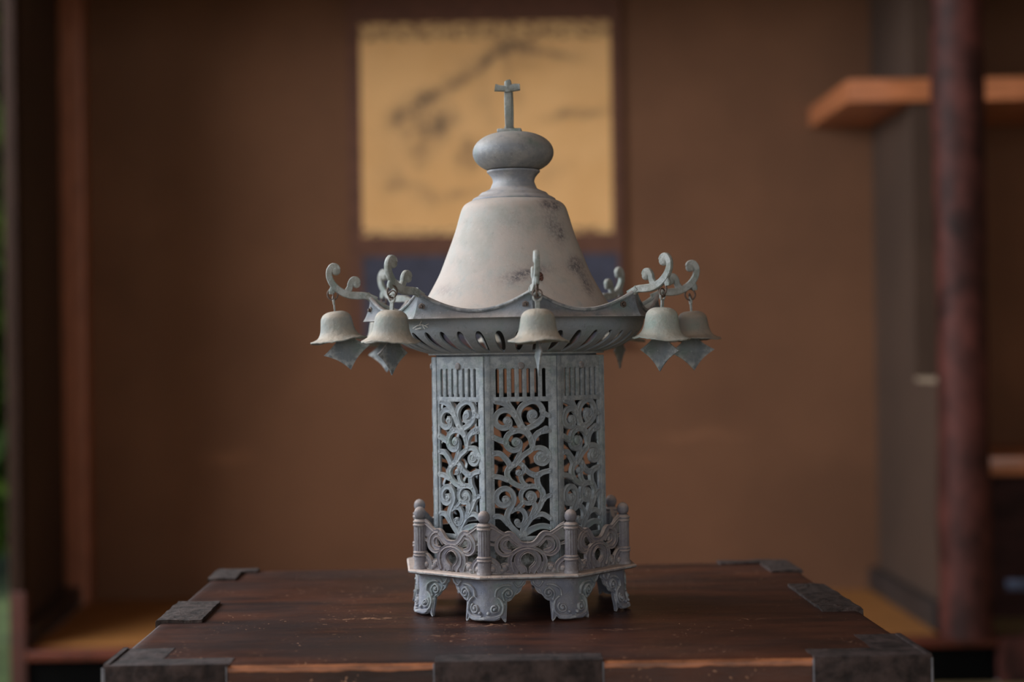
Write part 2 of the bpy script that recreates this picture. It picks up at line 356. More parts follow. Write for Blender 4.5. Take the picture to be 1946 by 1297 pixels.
# ------------------------------------------------------------------ the room and the alcove
YF, YB = CY + 3.19, CY + 3.826        # alcove front and back planes
TZ = .087                              # alcove floor height
CE = 2.35
struct('floor', MB().box(-1.95, 2.8, -3.5, YF, -.05, 0), M['room_tatami'])
struct('ceiling', MB().box(-2.0, 2.85, -3.55, YB + .1, CE, CE + .05), M['ceiling'])
struct('wall_back', MB().box(-1.16, 2.8, YB, YB + .08, 0, CE), M['alcove_wall'])
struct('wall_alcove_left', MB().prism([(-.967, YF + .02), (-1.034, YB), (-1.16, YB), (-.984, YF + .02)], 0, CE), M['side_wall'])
SZ = lambda py, z: CZ + (670 - py) / 3135 * z
ys = CY + 3.43; zt = SZ(160, 3.43); zb = SZ(203, 3.43)
mb = MB().prism([(.846, YF + .06), (.842, YB), (.90, YB), (.90, YF + .06)], TZ, .578)
for z_ in ((.578, zb - .001), (zt + .001, CE)): mb.prism([(.844, ys + .02), (.842, YB), (.90, YB), (.90, ys + .02)], *z_)
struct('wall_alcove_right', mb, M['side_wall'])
struct('trim_7', MB().bbox(.842, .904, YF + .058, ys + .019, .578, .588, .002), M['room_wall'])
mb = MB()                              # left wall with a wide window
for a in ((-3.5, -1.9, 0, CE), (1.6, YF - .02, 0, CE), (-1.9, 1.6, 0, .55), (-1.9, 1.6, 2.1, CE)): mb.box(-2.0, -1.92, *a)
struct('wall_left', mb, M['room_wall'])
mb = MB()
for a in ((-2.0, -1.9, 0, CE), (1.7, 2.8, 0, CE), (-1.9, 1.7, 0, .7), (-1.9, 1.7, 2.25, CE)): mb.box(a[0], a[1], -3.58, -3.5, a[2], a[3])
struct('wall_front', mb, M['room_wall'])
struct('wall_right', MB().box(2.8, 2.88, -3.58, YB + .08, 0, CE), M['room_wall'])
def window(name, axis, at, a0, a1, z0, z1, nm=3):
    fr = MB(); t = .03
    def bar(p0, p1, q0, q1):
        if axis == 'x': fr.box(at - t, at + t, p0, p1, q0, q1)
        else: fr.box(p0, p1, at - t, at + t, q0, q1)
    bar(a0, a1, z0, z0 + .05); bar(a0, a1, z1 - .05, z1)
    for k in range(nm + 1):
        c = a0 + (a1 - a0) * k / nm; bar(max(a0, c - .025), min(a1, c + .025), z0, z1)
    return struct(name, fr, M['post_brown'])
window('window_1', 'x', -1.96, -1.9, 1.6, .55, 2.1, 4)
window('window_2', 'y', YF + .03, -1.95, -1.06, 0.0, 2.3, 1)
window('window_3', 'y', -3.54, -1.9, 1.7, .7, 2.25, 4)
# alcove trim
struct('trim_1', MB().bbox(-.974, -.950, YF - .010, YF + .019, .204, CE, .004), M['dark_post'])
struct('trim_6', MB().bbox(-.975, -.944, YF - .012, YF + .019, 0, .204, .004), M['dark_red'])
struct('trim_2', MB().bbox(-1.030, -.974, YB - .055, YB - .001, TZ, CE, .008), M['post_brown'])
struct('trim_3', MB().bbox(-.946, .925, YF - .012, YF + .035, .072, .0885, .003), M['beam_red'])
struct('trim_4', MB().box(-.946, .925, YF, YF + .03, 0, .072), M['black_lacquer'])
struct('wall_unseen_lintel', MB().box(-.974, 2.8, YF - .01, YF + .05, 1.44, CE), M['side_wall'])  # unseen lintel, added to shade the top of the back wall
struct('floor_alcove', MB().box(-.97, .85, YF + .035, YB, .04, TZ - .006), M['black_lacquer'])
tag(MB().prism([(-.944, YF + .036), (.822, YF + .036), (.836, YB - .003), (-.99, YB - .003)], TZ - .006, TZ + .004).build('tatami_mat', M['tatami'], smooth=0),
    'orange-tan tatami mat lying on the raised alcove floor under the scroll', 'tatami mat')
struct('baseboard_left', MB().prism([(-.944, YF + .04), (-.992, YB - .056), (-1.03, YB - .056), (-.966, YF + .04)], TZ + .005, TZ + .045), M['dark_base'])
struct('baseboard_right', MB().prism([(.845, YF + .065), (.841, YB - .001), (.818, YB - .001), (.822, YF + .065)], TZ + .005, TZ + .055), M['dark_base'])
# round main post of the alcove
bm_ = MB(); prof = []
for i in range(41):
    z = TZ + .002 + (CE - TZ - .004) * i / 40; prof.append((.049 + .0018 * math.sin(z * 7) + .001 * math.sin(z * 23), z))
bm_.lathe(prof, 40, lambda p, a: (p[0] * (1 + .02 * math.sin(3 * a + p[2] * 5)) , p[1] * (1 + .02 * math.cos(2 * a + p[2] * 4)), p[2]))
post = bm_.build('alcove_post', M['post_red'], smooth=60, loc=(.872, YF + .008, 0))
tag(post, 'round mottled dark red lacquered post at the right front corner of the alcove', 'post')

# high shelf passing behind the post
sh = empty('wall_shelf', (.707, ys, zb), 'high orange-brown wooden shelf board passing behind the red post, upper of two boards', 'shelf')
MB().prism([(0, 0), (1.193, 0), (1.193, YB - .001 - ys), (-.009, YB - .001 - ys)], 0, zt - zb).build('shelf_board', M['shelf'], sh, smooth=0)
# side recess right of the post: cabinet with an orange top board
cab = empty('low_cabinet', (1.45, YB - .3, TZ), 'dark maroon low cabinet right of the red post under the lower orange board', 'cabinet')
cf = CY + 3.40; ct = SZ(868 + 14, 3.40); ctb = SZ(904 + 14, 3.40)
MB().box(-.545, .9, cf + .02 - (YB - .3), .298, 0, ctb - TZ).build('cabinet_body', M['cabinet'], cab, smooth=0)
MB().bbox(-.545, .9, cf - (YB - .3), .298, ctb - TZ, ct - TZ, .003).build('cabinet_top', M['shelf'], cab)
d = MB().bbox(-.530, .15, cf + .004 - (YB - .3), cf + .019 - (YB - .3), .02, ctb - TZ - .01, .002).build('cabinet_door', M['cabinet'], cab)
MB().bbox(-.440, -.375, cf - .002 - (YB - .3), cf + .005 - (YB - .3), SZ(1136, 3.4) - TZ, SZ(1118, 3.4) - TZ + .002, .002).build('door_pull', M['metal_pull'], d)
d2 = MB().bbox(.16, .88, cf + .004 - (YB - .3), cf + .019 - (YB - .3), .02, ctb - TZ - .01, .002).build('cabinet_door', M['cabinet'], cab)
struct('floor_recess', MB().box(.925, 2.8, YF + .03, YB, .0, TZ), M['room_tatami'])
struct('trim_5', MB().bbox(.927, 2.8, YF - .012, YF + .03, .0, TZ + .002, .003), M['post_red'])

# ------------------------------------------------------------------ the scroll
ysc = YB - .012; k = (ysc - CY) / 3135
PX = lambda x: (x - 973) * k; PZ = lambda y: CZ + (670 - y) * k
cxs, cz0 = PX(929), PZ(258)
scr = empty('hanging_scroll', (cxs, ysc, PZ(655)), 'wide hanging scroll with a faint ink painting on golden paper behind the lantern', 'scroll')
def spanel(name, x0, x1, y0, y1, th, m, off=0):
    return MB().box(PX(x0) - cxs, PX(x1) - cxs, -th - off, -off + .0005, PZ(y1) - PZ(655), PZ(y0) - PZ(655)).build(name, m, scr, smooth=0)
spanel('mount', 668, 1188, -140, 655, .0012, M['silk'])
pc = MB().box(PX(692) - cxs, PX(1168) - cxs, -.0022, -.0012, PZ(432) - cz0, PZ(74) - cz0).build('painting', M['ink'], scr, smooth=0, loc=(0, 0, cz0 - PZ(655)))
pc['label'] = 'aged golden paper with a faint grey ink painting'
b1 = spanel('brocade_strip', 692, 1168, 40, 74, .001, M['brocade'], .0012)
b2 = spanel('brocade_strip', 692, 1168, 432, 446, .001, M['brocade'], .0012)
b3 = spanel('lower_mount', 692, 1178, 484, 650, .001, M['silk_navy'], .0012); b3['label'] = 'dark navy silk panel'
MB().tube([(PX(660) - cxs, -.008, 0), (PX(1198) - cxs, -.008, 0)], .007, 12).build('roller', M['roller'], scr)

# ------------------------------------------------------------------ garden outside the left opening
struct('ground', MB().box(-5, -1.0, YF + .1, 9, -.06, -.01).box(-5, -2.0, -4, YF + .1, -.06, -.01), M['ground'])
def shrub(name, c, rx, ry, rz, n, label):
    t = empty(name, (c[0], c[1], -.01), label, 'shrub', None)
    mb = MB()
    for i in range(n):
        while True:
            p = Vector((rnd.uniform(-1, 1), rnd.uniform(-1, 1), rnd.uniform(-1, 1)))
            if .35 < p.length < 1: break
        p = Vector((p.x * rx, p.y * ry, p.z * rz + c[2] + .01)); s_ = rnd.uniform(.06, .11)
        q = Matrix.Rotation(rnd.uniform(0, 6.28), 3, 'Z') @ Matrix.Rotation(rnd.uniform(-1.3, 1.3), 3, 'X')
        pts = [q @ Vector(v_) * s_ + p for v_ in ((0, -1, 0), (.35, -.3, .08), (.3, .4, .08), (0, 1, -.05), (-.3, .4, .08), (-.35, -.3, .08), (0, 0, -.02))]
        mb.add(pts, [(0, 1, 6), (1, 2, 6), (2, 3, 6), (3, 4, 6), (4, 5, 6), (5, 0, 6)])
    mb.build('foliage', M['leaf'], t, smooth=0, merge=0, recalc=False)
    st = MB()
    for i in range(6):
        a = i * 1.05; st.tube([(0, 0, 0), (math.cos(a) * rx * .2, math.sin(a) * ry * .2, c[2] * .6), (math.cos(a) * rx * .55, math.sin(a) * ry * .5, c[2] + rz * .4)], [.03, .02, .008], 8)
    st.build('stem', M['stem'], t)
    return t
shrub('garden_shrub', (-1.75, 3.9, 1.15), .65, .7, 1.15, 4200, 'tall green garden shrub at the far left edge, seen past the alcove')
shrub('garden_shrub', (-2.1, 5.3, 1.4), .9, .7, 1.5, 4200, 'green shrub at the far left edge, standing behind the nearer garden shrub')

# ------------------------------------------------------------------ the chest
ZT = .46; LX = .003
FL, FR, BL, BR = (-.256, -.224), (.256, -.229), (-.2645, .224), (.243, .235)
def lerp2(u, v):      # u across 0..1, v from front 0 to back 1
    a = (FL[0] + (FR[0] - FL[0]) * u, FL[1] + (FR[1] - FL[1]) * u); b = (BL[0] + (BR[0] - BL[0]) * u, BL[1] + (BR[1] - BL[1]) * u)
    return (a[0] + (b[0] - a[0]) * v, a[1] + (b[1] - a[1]) * v)
CB = 0.0
for n_ in ('iron', 'iron_flush', 'cabinet', 'post_red'): M[n_].node_tree.nodes['Principled BSDF'].inputs['Specular IOR Level'].default_value = .25
chest = empty('wooden_chest', (0, 0, 0), 'dark worn wooden chest with iron corner fittings under the lantern', 'chest')
# top board as a fine grid with slightly wavy, rounded front edge
mb = MB(); NU, NV = 80, 50; TH = .022
def topz(u, v):
    e = min(v * .448, (1 - v) * .448, u * .512, (1 - u) * .512)
    return ZT - .0025 * max(0, 1 - e / .004) ** 2
us = [0, .004, .008] + [.008 + .984 * i / NU for i in range(1, NU)] + [.992, .996, 1]; vs_ = [0, .004, .009] + [.009 + .982 * i / NV for i in range(1, NV)] + [.991, .996, 1]
G = []
for v in vs_:
    for u in us:
        x, y = lerp2(u, v)
        G.append((x, y, topz(u, v) + .0003 * noise.noise(Vector((x * 9, y * 20, 1))) - .0003))
nu, nv = len(us), len(vs_)
mb.add(G, [(j * nu + i, j * nu + i + 1, (j + 1) * nu + i + 1, (j + 1) * nu + i) for j in range(nv - 1) for i in range(nu - 1)])
rim = [i for i in range(nu)] + [j * nu + nu - 1 for j in range(1, nv)] + [(nv - 1) * nu + i for i in range(nu - 2, -1, -1)] + [j * nu for j in range(nv - 2, 0, -1)]
low = [(G[i][0], G[i][1], ZT - TH) for i in rim]; n0 = len(mb.v); mb.v += low
for a in range(len(rim)):
    b = (a + 1) % len(rim); mb.f.append((rim[a], n0 + a, n0 + b, rim[b]))
mb.f.append(tuple(n0 + a for a in range(len(rim))))
mb.build('chest_top', M['chest'], chest, smooth=30)
ins = .0
bp = [lerp2(.006, .012), lerp2(.994, .012), lerp2(.994, .988), lerp2(.006, .988)]
MB().prism(bp, .03, ZT - TH).build('chest_body', M['chest'], chest, smooth=0)
pf = [lerp2(0, 0), lerp2(1, 0), lerp2(1, 1), lerp2(0, 1)]
MB().prism(pf, 0, .03).build('chest_plinth', M['chest'], chest, smooth=0)
for (z0, z1) in ((.04, .165), (.175, .30), (.31, .43)):
    dr = MB().bbox(-.235, .235, -.2245, -.219, z0, z1, .003).build('drawer', M['chest'], chest)
    MB().tube([(.04 * math.cos(R(a)) , -.232 - .004 * math.sin(R(a)), (z0 + z1) / 2 - .02 * math.sin(R(a))) for a in range(0, 181, 15)], .003, 8).build('drawer_handle', M['iron'], dr)
# worn bright edge of the front, in two stretches between the fittings
def edge_strip(u0, u1):
    mb = MB(); n = 60; vs = []
    for i in range(n + 1):
        u = u0 + (u1 - u0) * i / n; x, y = lerp2(u, 0); h = .5 + .5 * noise.noise(Vector((x * 45, 3, 0))); h2 = noise.noise(Vector((x * 130, 9, 0)))
        wd = .0022 + .0026 * h; dp = .0012 + .002 * h + .0006 * h2
        vs += [(x, y + wd + .0015, ZT - .0006), (x, y + .0008, ZT - .0003 - .0009), (x, y - .0006, ZT - .0026), (x, y - .0003, ZT - .003 - dp), (x, y + .003, ZT - .003 - dp)]
    mb.add(vs, [(i * 5 + k, i * 5 + (k + 1) % 5, (i + 1) * 5 + (k + 1) % 5, (i + 1) * 5 + k) for i in range(n) for k in range(5)] + [tuple(range(5)), tuple(range(n * 5, n * 5 + 5))])
    o = mb.build('worn_edge', M['chest_edge'], chest, smooth=60); o['label'] = 'front edge worn to bright orange wood'
edge_strip(.147, .400); edge_strip(.605, .86)
def plate(name, quads, lab=None, lift=.0016, m_='iron'):
    """iron sheet: union of top-surface quads given as u0,u1,v0,v1 plus drops over the front or a side"""
    mb = MB()
    for q in quads:
        if q[0] == 'top':
            _, u0, u1, v0, v1 = q; nx = max(2, int((u1 - u0) * 60)); ny = max(2, int((v1 - v0) * 60)); vs = []
            for lv in (0, 1):
                for j in range(ny + 1):
                    for i in range(nx + 1):
                        x, y = lerp2(u0 + (u1 - u0) * i / nx, v0 + (v1 - v0) * j / ny)
                        if (i in (0, nx) and 0 < i / nx + u0 < 1) or j in (0, ny): x += .0011 * noise.noise(Vector((x * 90, y * 90, 5))); y += .0016 * noise.noise(Vector((x * 80, y * 80, 9)))
                        e = (i in (0, nx)) or (j in (0, ny))
                        z = ZT + (lift + (.0013 if lift > .001 else .0003) * noise.noise(Vector((x * 70, y * 70, 0))) - (.0005 if e else 0) if lv else -.001); vs.append((x, y, z))
            A = (nx + 1) * (ny + 1); fs = []
            for j in range(ny):
                for i in range(nx):
                    a = j * (nx + 1) + i; fs += [(A + a, A + a + 1, A + a + nx + 2, A + a + nx + 1), (a, a + nx + 1, a + nx + 2, a + 1)]
            for i in range(nx): 
                for a in (i, ny * (nx + 1) + i): fs.append((a, a + 1, A + a + 1, A + a))
            for j in range(ny):
                for a in (j * (nx + 1), j * (nx + 1) + nx): fs.append((a, a + nx + 1, A + a + nx + 1, A + a))
            mb.add(vs, fs)
        elif q[0] == 'front':
            _, u0, u1, h = q; (xa, ya), (xb, yb) = lerp2(u0, 0), lerp2(u1, 0)
            mb.bbox(xa, xb, min(ya, yb) - .0018, max(ya, yb) + .002, ZT - h, ZT + .0006, .0005)
        else:
            _, s, v0, v1, h = q; (xa, ya), (xb, yb) = lerp2(s, v0), lerp2(s, v1); o_ = -.0016 if s == 0 else .0016
            mb.prism([(xa + o_, ya), (xb + o_, yb), (xb - o_, yb), (xa - o_, ya)][::(1 if s else -1)], ZT - h, ZT + .0012)
    o = mb.build(name, M[m_], chest, smooth=40)
    return o
corner = plate('iron_corner', [('top', -.002, .150, -.003, .050), ('top', -.002, .062, .050, .135), ('front', -.003, .147, .05), ('side', 0, 0, .13, .05)], lift=.0005, m_='iron_flush')
plate('iron_corner', [('top', .86, 1.003, -.003, .06), ('top', .945, 1.002, .06, .17), ('front', .86, 1.003, .05), ('side', 1, 0, .16, .05)], lift=.0005, m_='iron_flush')
plate('iron_strap', [('top', .40, .605, -.003, .050), ('front', .40, .605, .05)], lift=.0005, m_='iron_flush')
plate('iron_strap', [('top', -.002, .062, .365, .565), ('side', 0, .365, .565, .04)], lift=.0028)
plate('iron_strap', [('top', .945, 1.002, .38, .66), ('side', 1, .38, .66, .04)], lift=.0022)
plate('iron_corner', [('top', -.002, .045, .86, 1.002), ('top', .045, .07, .965, 1.002), ('side', 0, .90, 1.0, .04)], lift=.0024)
plate('iron_corner', [('top', .95, 1.002, .84, 1.002), ('top', .88, .95, .965, 1.002), ('side', 1, .86, 1.0, .04)], lift=.002)
for (u, v) in ((.03, .39), (.03, .54), (.97, .41), (.97, .63), (.02, .93), (.98, .92)):
    x, y = lerp2(u, v); MB().ball((x, y, ZT + .0018), .0022, .0022, .0013, 12, 8).build('nail_head', M['iron'], chest)
for s_, dx_, rr_ in ((0, -.0013, .0016), (1, .0013, .0008), (.40, 0, .0009), (.605, 0, .0006), (.86, 0, .0009), (.147, 0, .0006)):       # bright tubes painting the highlights along the front fittings' edges
    x, y = lerp2(s_, 0); o = MB().tube([(x + dx_, y - .0014, ZT - .0485), (x + dx_, y - .0014, ZT - .001)], rr_, 8).build('corner_edge', M['iron_edge'], chest)
    o['label'] = 'iron corner edge with its highlight painted bright'

# ------------------------------------------------------------------ the lantern
lan = empty('temple_lantern', (LX, 0, ZT), 'octagonal weathered bronze lantern with dome roof, openwork panels and railed foot on the chest', 'lantern')
def part(mb, name, m, parent=lan, **k): return mb.build(name, m, parent, scale=U, **k)
A_ROOF, A_BODY, A_BASE = 6, 2.5, 4.5       # A_ROOF: a vertex; A_BODY, A_BASE: a face centre
# feet -------------------------------------------------------------
C22, S22 = math.cos(R(22.5)), math.sin(R(22.5)); RF = 204
def footmap(s, h, n):
    q = math.sqrt(s * s + 100) - 10
    rad = RF + 2.5 * math.sin(math.pi * min(1, max(0, (40 - h) / 60))) + .16 * max(0, 26 - h)
    x = s * C22; y = -(rad - q * S22)
    bl = max(-1, min(1, s / 12)); nx, ny = math.sin(R(22.5) * bl), -math.cos(R(22.5) * bl)
    return (x + nx * n, y + ny * n, h)
LOW = [(0, 4.5), (8, 3.2), (18, 2.6), (28, 4.5), (31, 8.5), (34, 5), (38, .8), (40, 0.3), (41.3, 3), (40.5, 8), (39, 20), (38.5, 33), (40.5, 35.5), (45, 36.5), (50, 40), (55, 46.5), (61, 50), (66, 55), (69, 62), (74, 66), (76, 75)]
foot = MB()
# columns by (s, low) fanned to the top edge so the undercut outline is followed exactly
top_s = [76 * i / (len(LOW) - 1) for i in range(len(LOW))]
Lc = crom(LOW, 3); Tc = [76 * i / (len(Lc) - 1) for i in range(len(Lc))]
full = [(-a, b, -t) for (a, b), t in zip(reversed(Lc[1:]), reversed(Tc[1:]))] + [(a, b, t) for (a, b), t in zip(Lc, Tc)]
rows = 14
for side in (0, 1):
    vs = []
    for (a, b, t) in full:
        for j in range(rows + 1):
            f = j / rows; ff = f ** .9
            hh = b + (77 - b) * f
            ss = a + (t - a) * max(0, (f - .45) / .55) ** 1.6 if abs(a) < 42 else a + (t - a) * f
            vs.append(footmap(ss, hh, 0 if side == 0 else -4.5))
    m_ = rows + 1
    foot.add(vs, [(i * m_ + j, (i + 1) * m_ + j, (i + 1) * m_ + j + 1, i * m_ + j + 1) for i in range(len(full) - 1) for j in range(rows)])
nfull = len(full) * (rows + 1)
cnt = len(full); m_ = rows + 1
for i in range(cnt - 1): foot.f.append((i * m_, (i + 1) * m_, nfull + (i + 1) * m_, nfull + i * m_))
for i in range(cnt - 1): foot.f.append((i * m_ + rows, (i + 1) * m_ + rows, nfull + (i + 1) * m_ + rows, nfull + i * m_ + rows))
for j in range(rows):
    for i in (0, cnt - 1): foot.f.append((i * m_ + j, i * m_ + j + 1, nfull + i * m_ + j + 1, nfull + i * m_ + j))
for d in (1, -1):
    fm = lambda s, h, n, d=d: footmap(s * d, h, n)
    ribbon(foot, fm, [(20, 45), (22, 56), (31, 63), (42, 65.5), (50, 64)], [3.5, 4, 4.5, 4, 1.5], -1, 4.3)
    ribbon(foot, fm, [(36, 38), (33, 50)] + spiral(43, 50, 10, 2.5, 1.35, 180, -1)[2:], 4, -1, 4.6)
    disc(foot, fm, (43, 50), 3, -1, 6.1)
    ribbon(foot, fm, [(53, 71), (58, 64), (62, 62), (68, 66), (72, 73)], [3, 3.5, 4, 3.5, 2.5], -1, 3.8)
    ribbon(foot, fm, [(24, 44), (31, 37), (34.5, 27), (32.5, 16), (24, 10), (13, 8.5), (4, 10)], [3, 4.5, 5, 5, 5, 5, 3], -1, 4.9)
    ribbon(foot, fm, spiral(19, 24, 9.5, 3, 1.2, 60, -1), 3.6, -1, 4.3)
    ribbon(foot, fm, [(-2, 7), (12, 6.2), (22, 6.4), (29, 10)], [6, 6.5, 6, 3], -1, 5.5)
    disc(foot, fm, (19, 23), 3.4, -1, 6.5)
    disc(foot, fm, (8, 16), 3, -1, 5.1)
    ribbon(foot, fm, [(37, 33), (37, 20), (39, 4)], [3.5, 3.5, 2.5], -1, 2)
    ribbon(foot, fm, [(60, 57), (53, 46), (44, 39.5), (38.5, 36)], [3, 3, 3, 3], -1, 2)
f0 = part(foot, 'foot', M['foot'], rot=(0, 0, R(A_BASE - 22.5)), smooth=50)
for k_ in range(1, 8):
    c = dup(f0, lan); c.rotation_euler = (0, 0, R(A_BASE - 22.5 + 45 * k_))
# base plate -------------------------------------------------------
def octp(r, off=22.5, jit=0): return [(r * math.sin(R(off + 45 * i)), -r * math.cos(R(off + 45 * i))) for i in range(8)]
mb = MB(); mb.prism(octp(222), 76, 79, octp(229)); mb.prism(octp(229), 79, 81.5, octp(229)); mb.prism(octp(229), 81.5, 84, octp(226))
mb.prism(octp(206), 72, 77)
part(mb, 'base_plate', M['base'], rot=(0, 0, R(A_BASE)), smooth=25)
# railing posts ----------------------------------------------------
RP = 203
pm = MB(); pm.lathe([(.01, 84), (13.5, 84), (13.5, 88), (12, 91), (12, 106)], 40)
def flute(p, a): 
    f = 1 - .07 * (.5 + .5 * math.cos(a * 14)); return (p[0] * f, p[1] * f, p[2])
pm.lathe([(12, 88), (11.5, 107), (11.5, 109)], 84, flute)
pm.lathe([(11.5, 106.5), (13.6, 107.5), (13.8, 109.5), (12.2, 111), (12.4, 112), (13.6, 113), (13.6, 115), (12, 116.5), (10.5, 117)], 40)
pm.lathe([(11.2, 116), (11.4, 120), (11.4, 160), (11.2, 163)], 84, flute)
pm.lathe([(10.5, 162), (13, 163), (13.4, 165), (11.6, 167), (11.4, 168.5), (13, 169.5), (13, 171.5), (11, 173), (9.4, 174.5), (9, 176)], 40)
pm.add([], [])
po = part(pm, 'railing_post', M['rail'], smooth=35)
kn = MB(); kn.ball((0, 0, 186), 10.9, 10.9, 12.2, 28, 18); kno = part(kn, 'ball_knob', M['rail'], parent=po)
posts = [po] + [dup(po, lan) for _ in range(7)]
tilt = [(0, 0)] * 8
for i, p_ in enumerate(posts):
    a = R(A_BASE - 22.5 + 45 * i); p_.location = (RP * U * math.sin(a), -RP * U * math.cos(a), 0); p_.rotation_euler = (R(rnd.uniform(-.6, .6)), R(rnd.uniform(-.6, .6)), a)
# railing panels ---------------------------------------------------
AP = RP * C22
rp = MB()
def rmap(s, h, n): return (s, -(AP + n), h)
def rc(cx, cy): return ((cx - 965) / 9.86, 202.1 - cy / 9.86)
for d in (1, -1):
    fm = lambda s, h, n, d=d: rmap(s * d, h, n)
    P = lambda *c: [rc(*q) for q in c]
    ribbon(rp, fm, P((255, 410), (360, 450), (450, 500), (540, 540)), [32.9, 28.1, 19.5, 9.8], -4, 1.2, prof=PR_FLAT)
    ribbon(rp, fm, P((255, 310), (360, 340), (460, 400), (560, 455), (650, 450)), [4.9, 5.5, 5.5, 6.1, 6.1], -3, 3.4, prof=PR_FLAT)
    ribbon(rp, fm, P((540, 480), (640, 455), (715, 500), (780, 580), (860, 640), (968, 655)), [7.3, 9.8, 11.0, 10.4, 9.8, 9.8], -4, 3, prof=PR_FLAT)
    ribbon(rp, fm, P((600, 455), (500, 505), (430, 590), (415, 690), (450, 770), (530, 825), (620, 825), (700, 790)), [6.1, 6.7, 7.3, 7.3, 7.3, 6.7, 6.1, 3.7], -3.5, 3.2, prof=PR_FLAT)
    ribbon(rp, fm, P((870, 680), (780, 640), (700, 575), (620, 545), (545, 565), (505, 640), (530, 720), (600, 760), (680, 765)), [6.1, 6.1, 5.5, 5.5, 6.1, 6.7, 7.3, 8.5, 6.1], -3.5, 2.4, prof=PR_FLAT)
    ribbon(rp, fm, P((968, 700), (860, 715), (760, 760), (680, 830), (650, 930), (665, 1040), (700, 1130)), [6.1, 6.1, 6.7, 7.3, 7.9, 7.9, 8.5], -4, 3.4, prof=PR_FLAT)
    ribbon(rp, fm, P((968, 745), (880, 775), (800, 840), (770, 930), (800, 1020), (860, 1090), (890, 1145)), [7.9, 9.2, 9.8, 10.4, 11.0, 11.6, 12.2], -4, 2.2, prof=PR_FLAT)
    ribbon(rp, fm, P((968, 775), (900, 800), (840, 860), (822, 930), (860, 1000), (925, 1060), (945, 1150)), [3.7, 3.7, 3.7, 3.9, 4.1, 4.1, 3.7], -3.5, 3.4, prof=PR_FLAT)
    ribbon(rp, fm, P((700, 1150), (740, 1060), (735, 950)), [18.3, 15.9, 9.8], -4, 1, prof=PR_FLAT)
    ribbon(rp, fm, P((300, 900), (370, 930), (440, 1000), (465, 1080), (455, 1150)), [8.5, 8.5, 8.5, 8.5, 9.8], -4, 3, prof=PR_FLAT)
    ribbon(rp, fm, P((290, 1030), (350, 1000), (395, 1040), (390, 1110)), [7.3, 7.3, 7.3, 7.3], -4, 2.2, prof=PR_FLAT)
    ribbon(rp, fm, P((300, 1070), (400, 1090), (520, 1110), (650, 1100)), [20.7, 14.6, 11.0, 14.6], -4, .6, prof=PR_FLAT)
    ribbon(rp, fm, P((600, 560), (560, 640), (600, 720)), [6.1, 7.3, 6.1], -4, .3, prof=PR_FLAT)
    disc(rp, fm, rc(345, 1080), 5.5, -4, 4)
    disc(rp, fm, rc(560, 1060), 6.2, -4, 3.6); disc(rp, fm, rc(600, 1010), 4.4, -4, 3.0); disc(rp, fm, rc(510, 1110), 5, -4, 3.2)
    ribbon(rp, fm, P((500, 1010), (560, 985), (630, 1010), (640, 1080)), [4.1, 4.4, 4.4, 3.7], -3.5, 3.2, prof=PR_FLAT)
    ribbon(rp, fm, P((280, 620), (350, 640), (410, 660)), [6.1, 4.9, 3.7], -3, 2, prof=PR_FLAT)
    ribbon(rp, fm, P((250, 1130), (400, 1135), (600, 1135), (700, 1135)), [6.1, 6.1, 6.1, 6.1], -4.5, 1.5, prof=PR_FLAT)
    ribbon(rp, fm, P((640, 560), (700, 620), (760, 690)), [1.8, 2.4, 1.8], 0, 3.4, prof=PR_FLAT)
rpo = part(rp, 'railing_panel', M['rail'], rot=(0, 0, R(A_BASE)), smooth=50)
for k_ in range(1, 8):
    c = dup(rpo, lan); c.rotation_euler = (0, 0, R(A_BASE + 45 * k_))
# openwork body panels ---------------------------------------------
AB = 172 * C22
bp_ = MB()
def bmap(s, h, n): return (s, -(AB + n), h)
def bx(s0, s1, h0, h1, n0, n1, b=.7): bp_.bbox(s0, s1, -(AB + n1), -(AB + n0), h0, h1, b)
bx(-64.7, -55, 84, 473, -6, 1.6); bx(55, 64.7, 84, 473, -6, 1.6)
bx(-58, -49.5, 84, 470, -5, -.2); bx(49.5, 58, 84, 470, -5, -.2)
bx(-57, 57, 452, 473, -5.5, .4); bx(-57, 57, 390.8, 399.5, -5, .6)
bx(-57, -45, 396, 456, -5, .3); bx(45, 57, 396, 456, -5, .3)
bx(-57, 57, 140, 148, -5, .6)
for k_ in range(6): 
    c = -35 + 14 * k_; bx(c - 4, c + 4, 396, 455, -5, .3, 1.2)
for c in range(7): ribbon(bp_, bmap, [(-46.5 + 14 * c, 450), (-42 + 14 * c, 452.5), (-37.5 + 14 * c, 450)], 3.5, -4, .2)
def T1(*c): return [((x - 655) / 9.753, 408.5 - y / 9.753) for x, y in c]
def T2(*c): return [((x - 675) / 9.753, 275.6 - y / 9.753) for x, y in c]
n0, n1 = -5, 1.2
PEND = []
def rb(P, W):
    PEND.append((list(P), list(W)))
def bb(P, r):            # the curl before this boss runs on into it
    p, w_ = PEND[-1]; p.append(((p[-1][0] + P[0][0]) / 2, (p[-1][1] + P[0][1]) / 2)); w_.append(w_[-1]); PEND.append((P[0], r))
def flush_scrolls():
    for p, w_ in PEND:
        if isinstance(w_, list):
            h = rnd.uniform(-.25, .25); ribbon(bp_, bmap, p, [x * 1.2 for x in w_], n0, n1 + h, prof=PR_FLAT, sub=5)
            for e in (0, -1): disc(bp_, bmap, p[e], w_[e] * .6, n0, n1 + h - .25, seg=14)
        else:
            disc(bp_, bmap, p, w_ * 1.06, n0, n1 + .1)
            ribbon(bp_, bmap, spiral(p[0], p[1], w_ * .95, 1.0, 1.1, rnd.uniform(0, 360), -1), [2.2] * 5 + [1.6] * 7, n1 - 1, n1 + 1.1)
Wd = 9.3
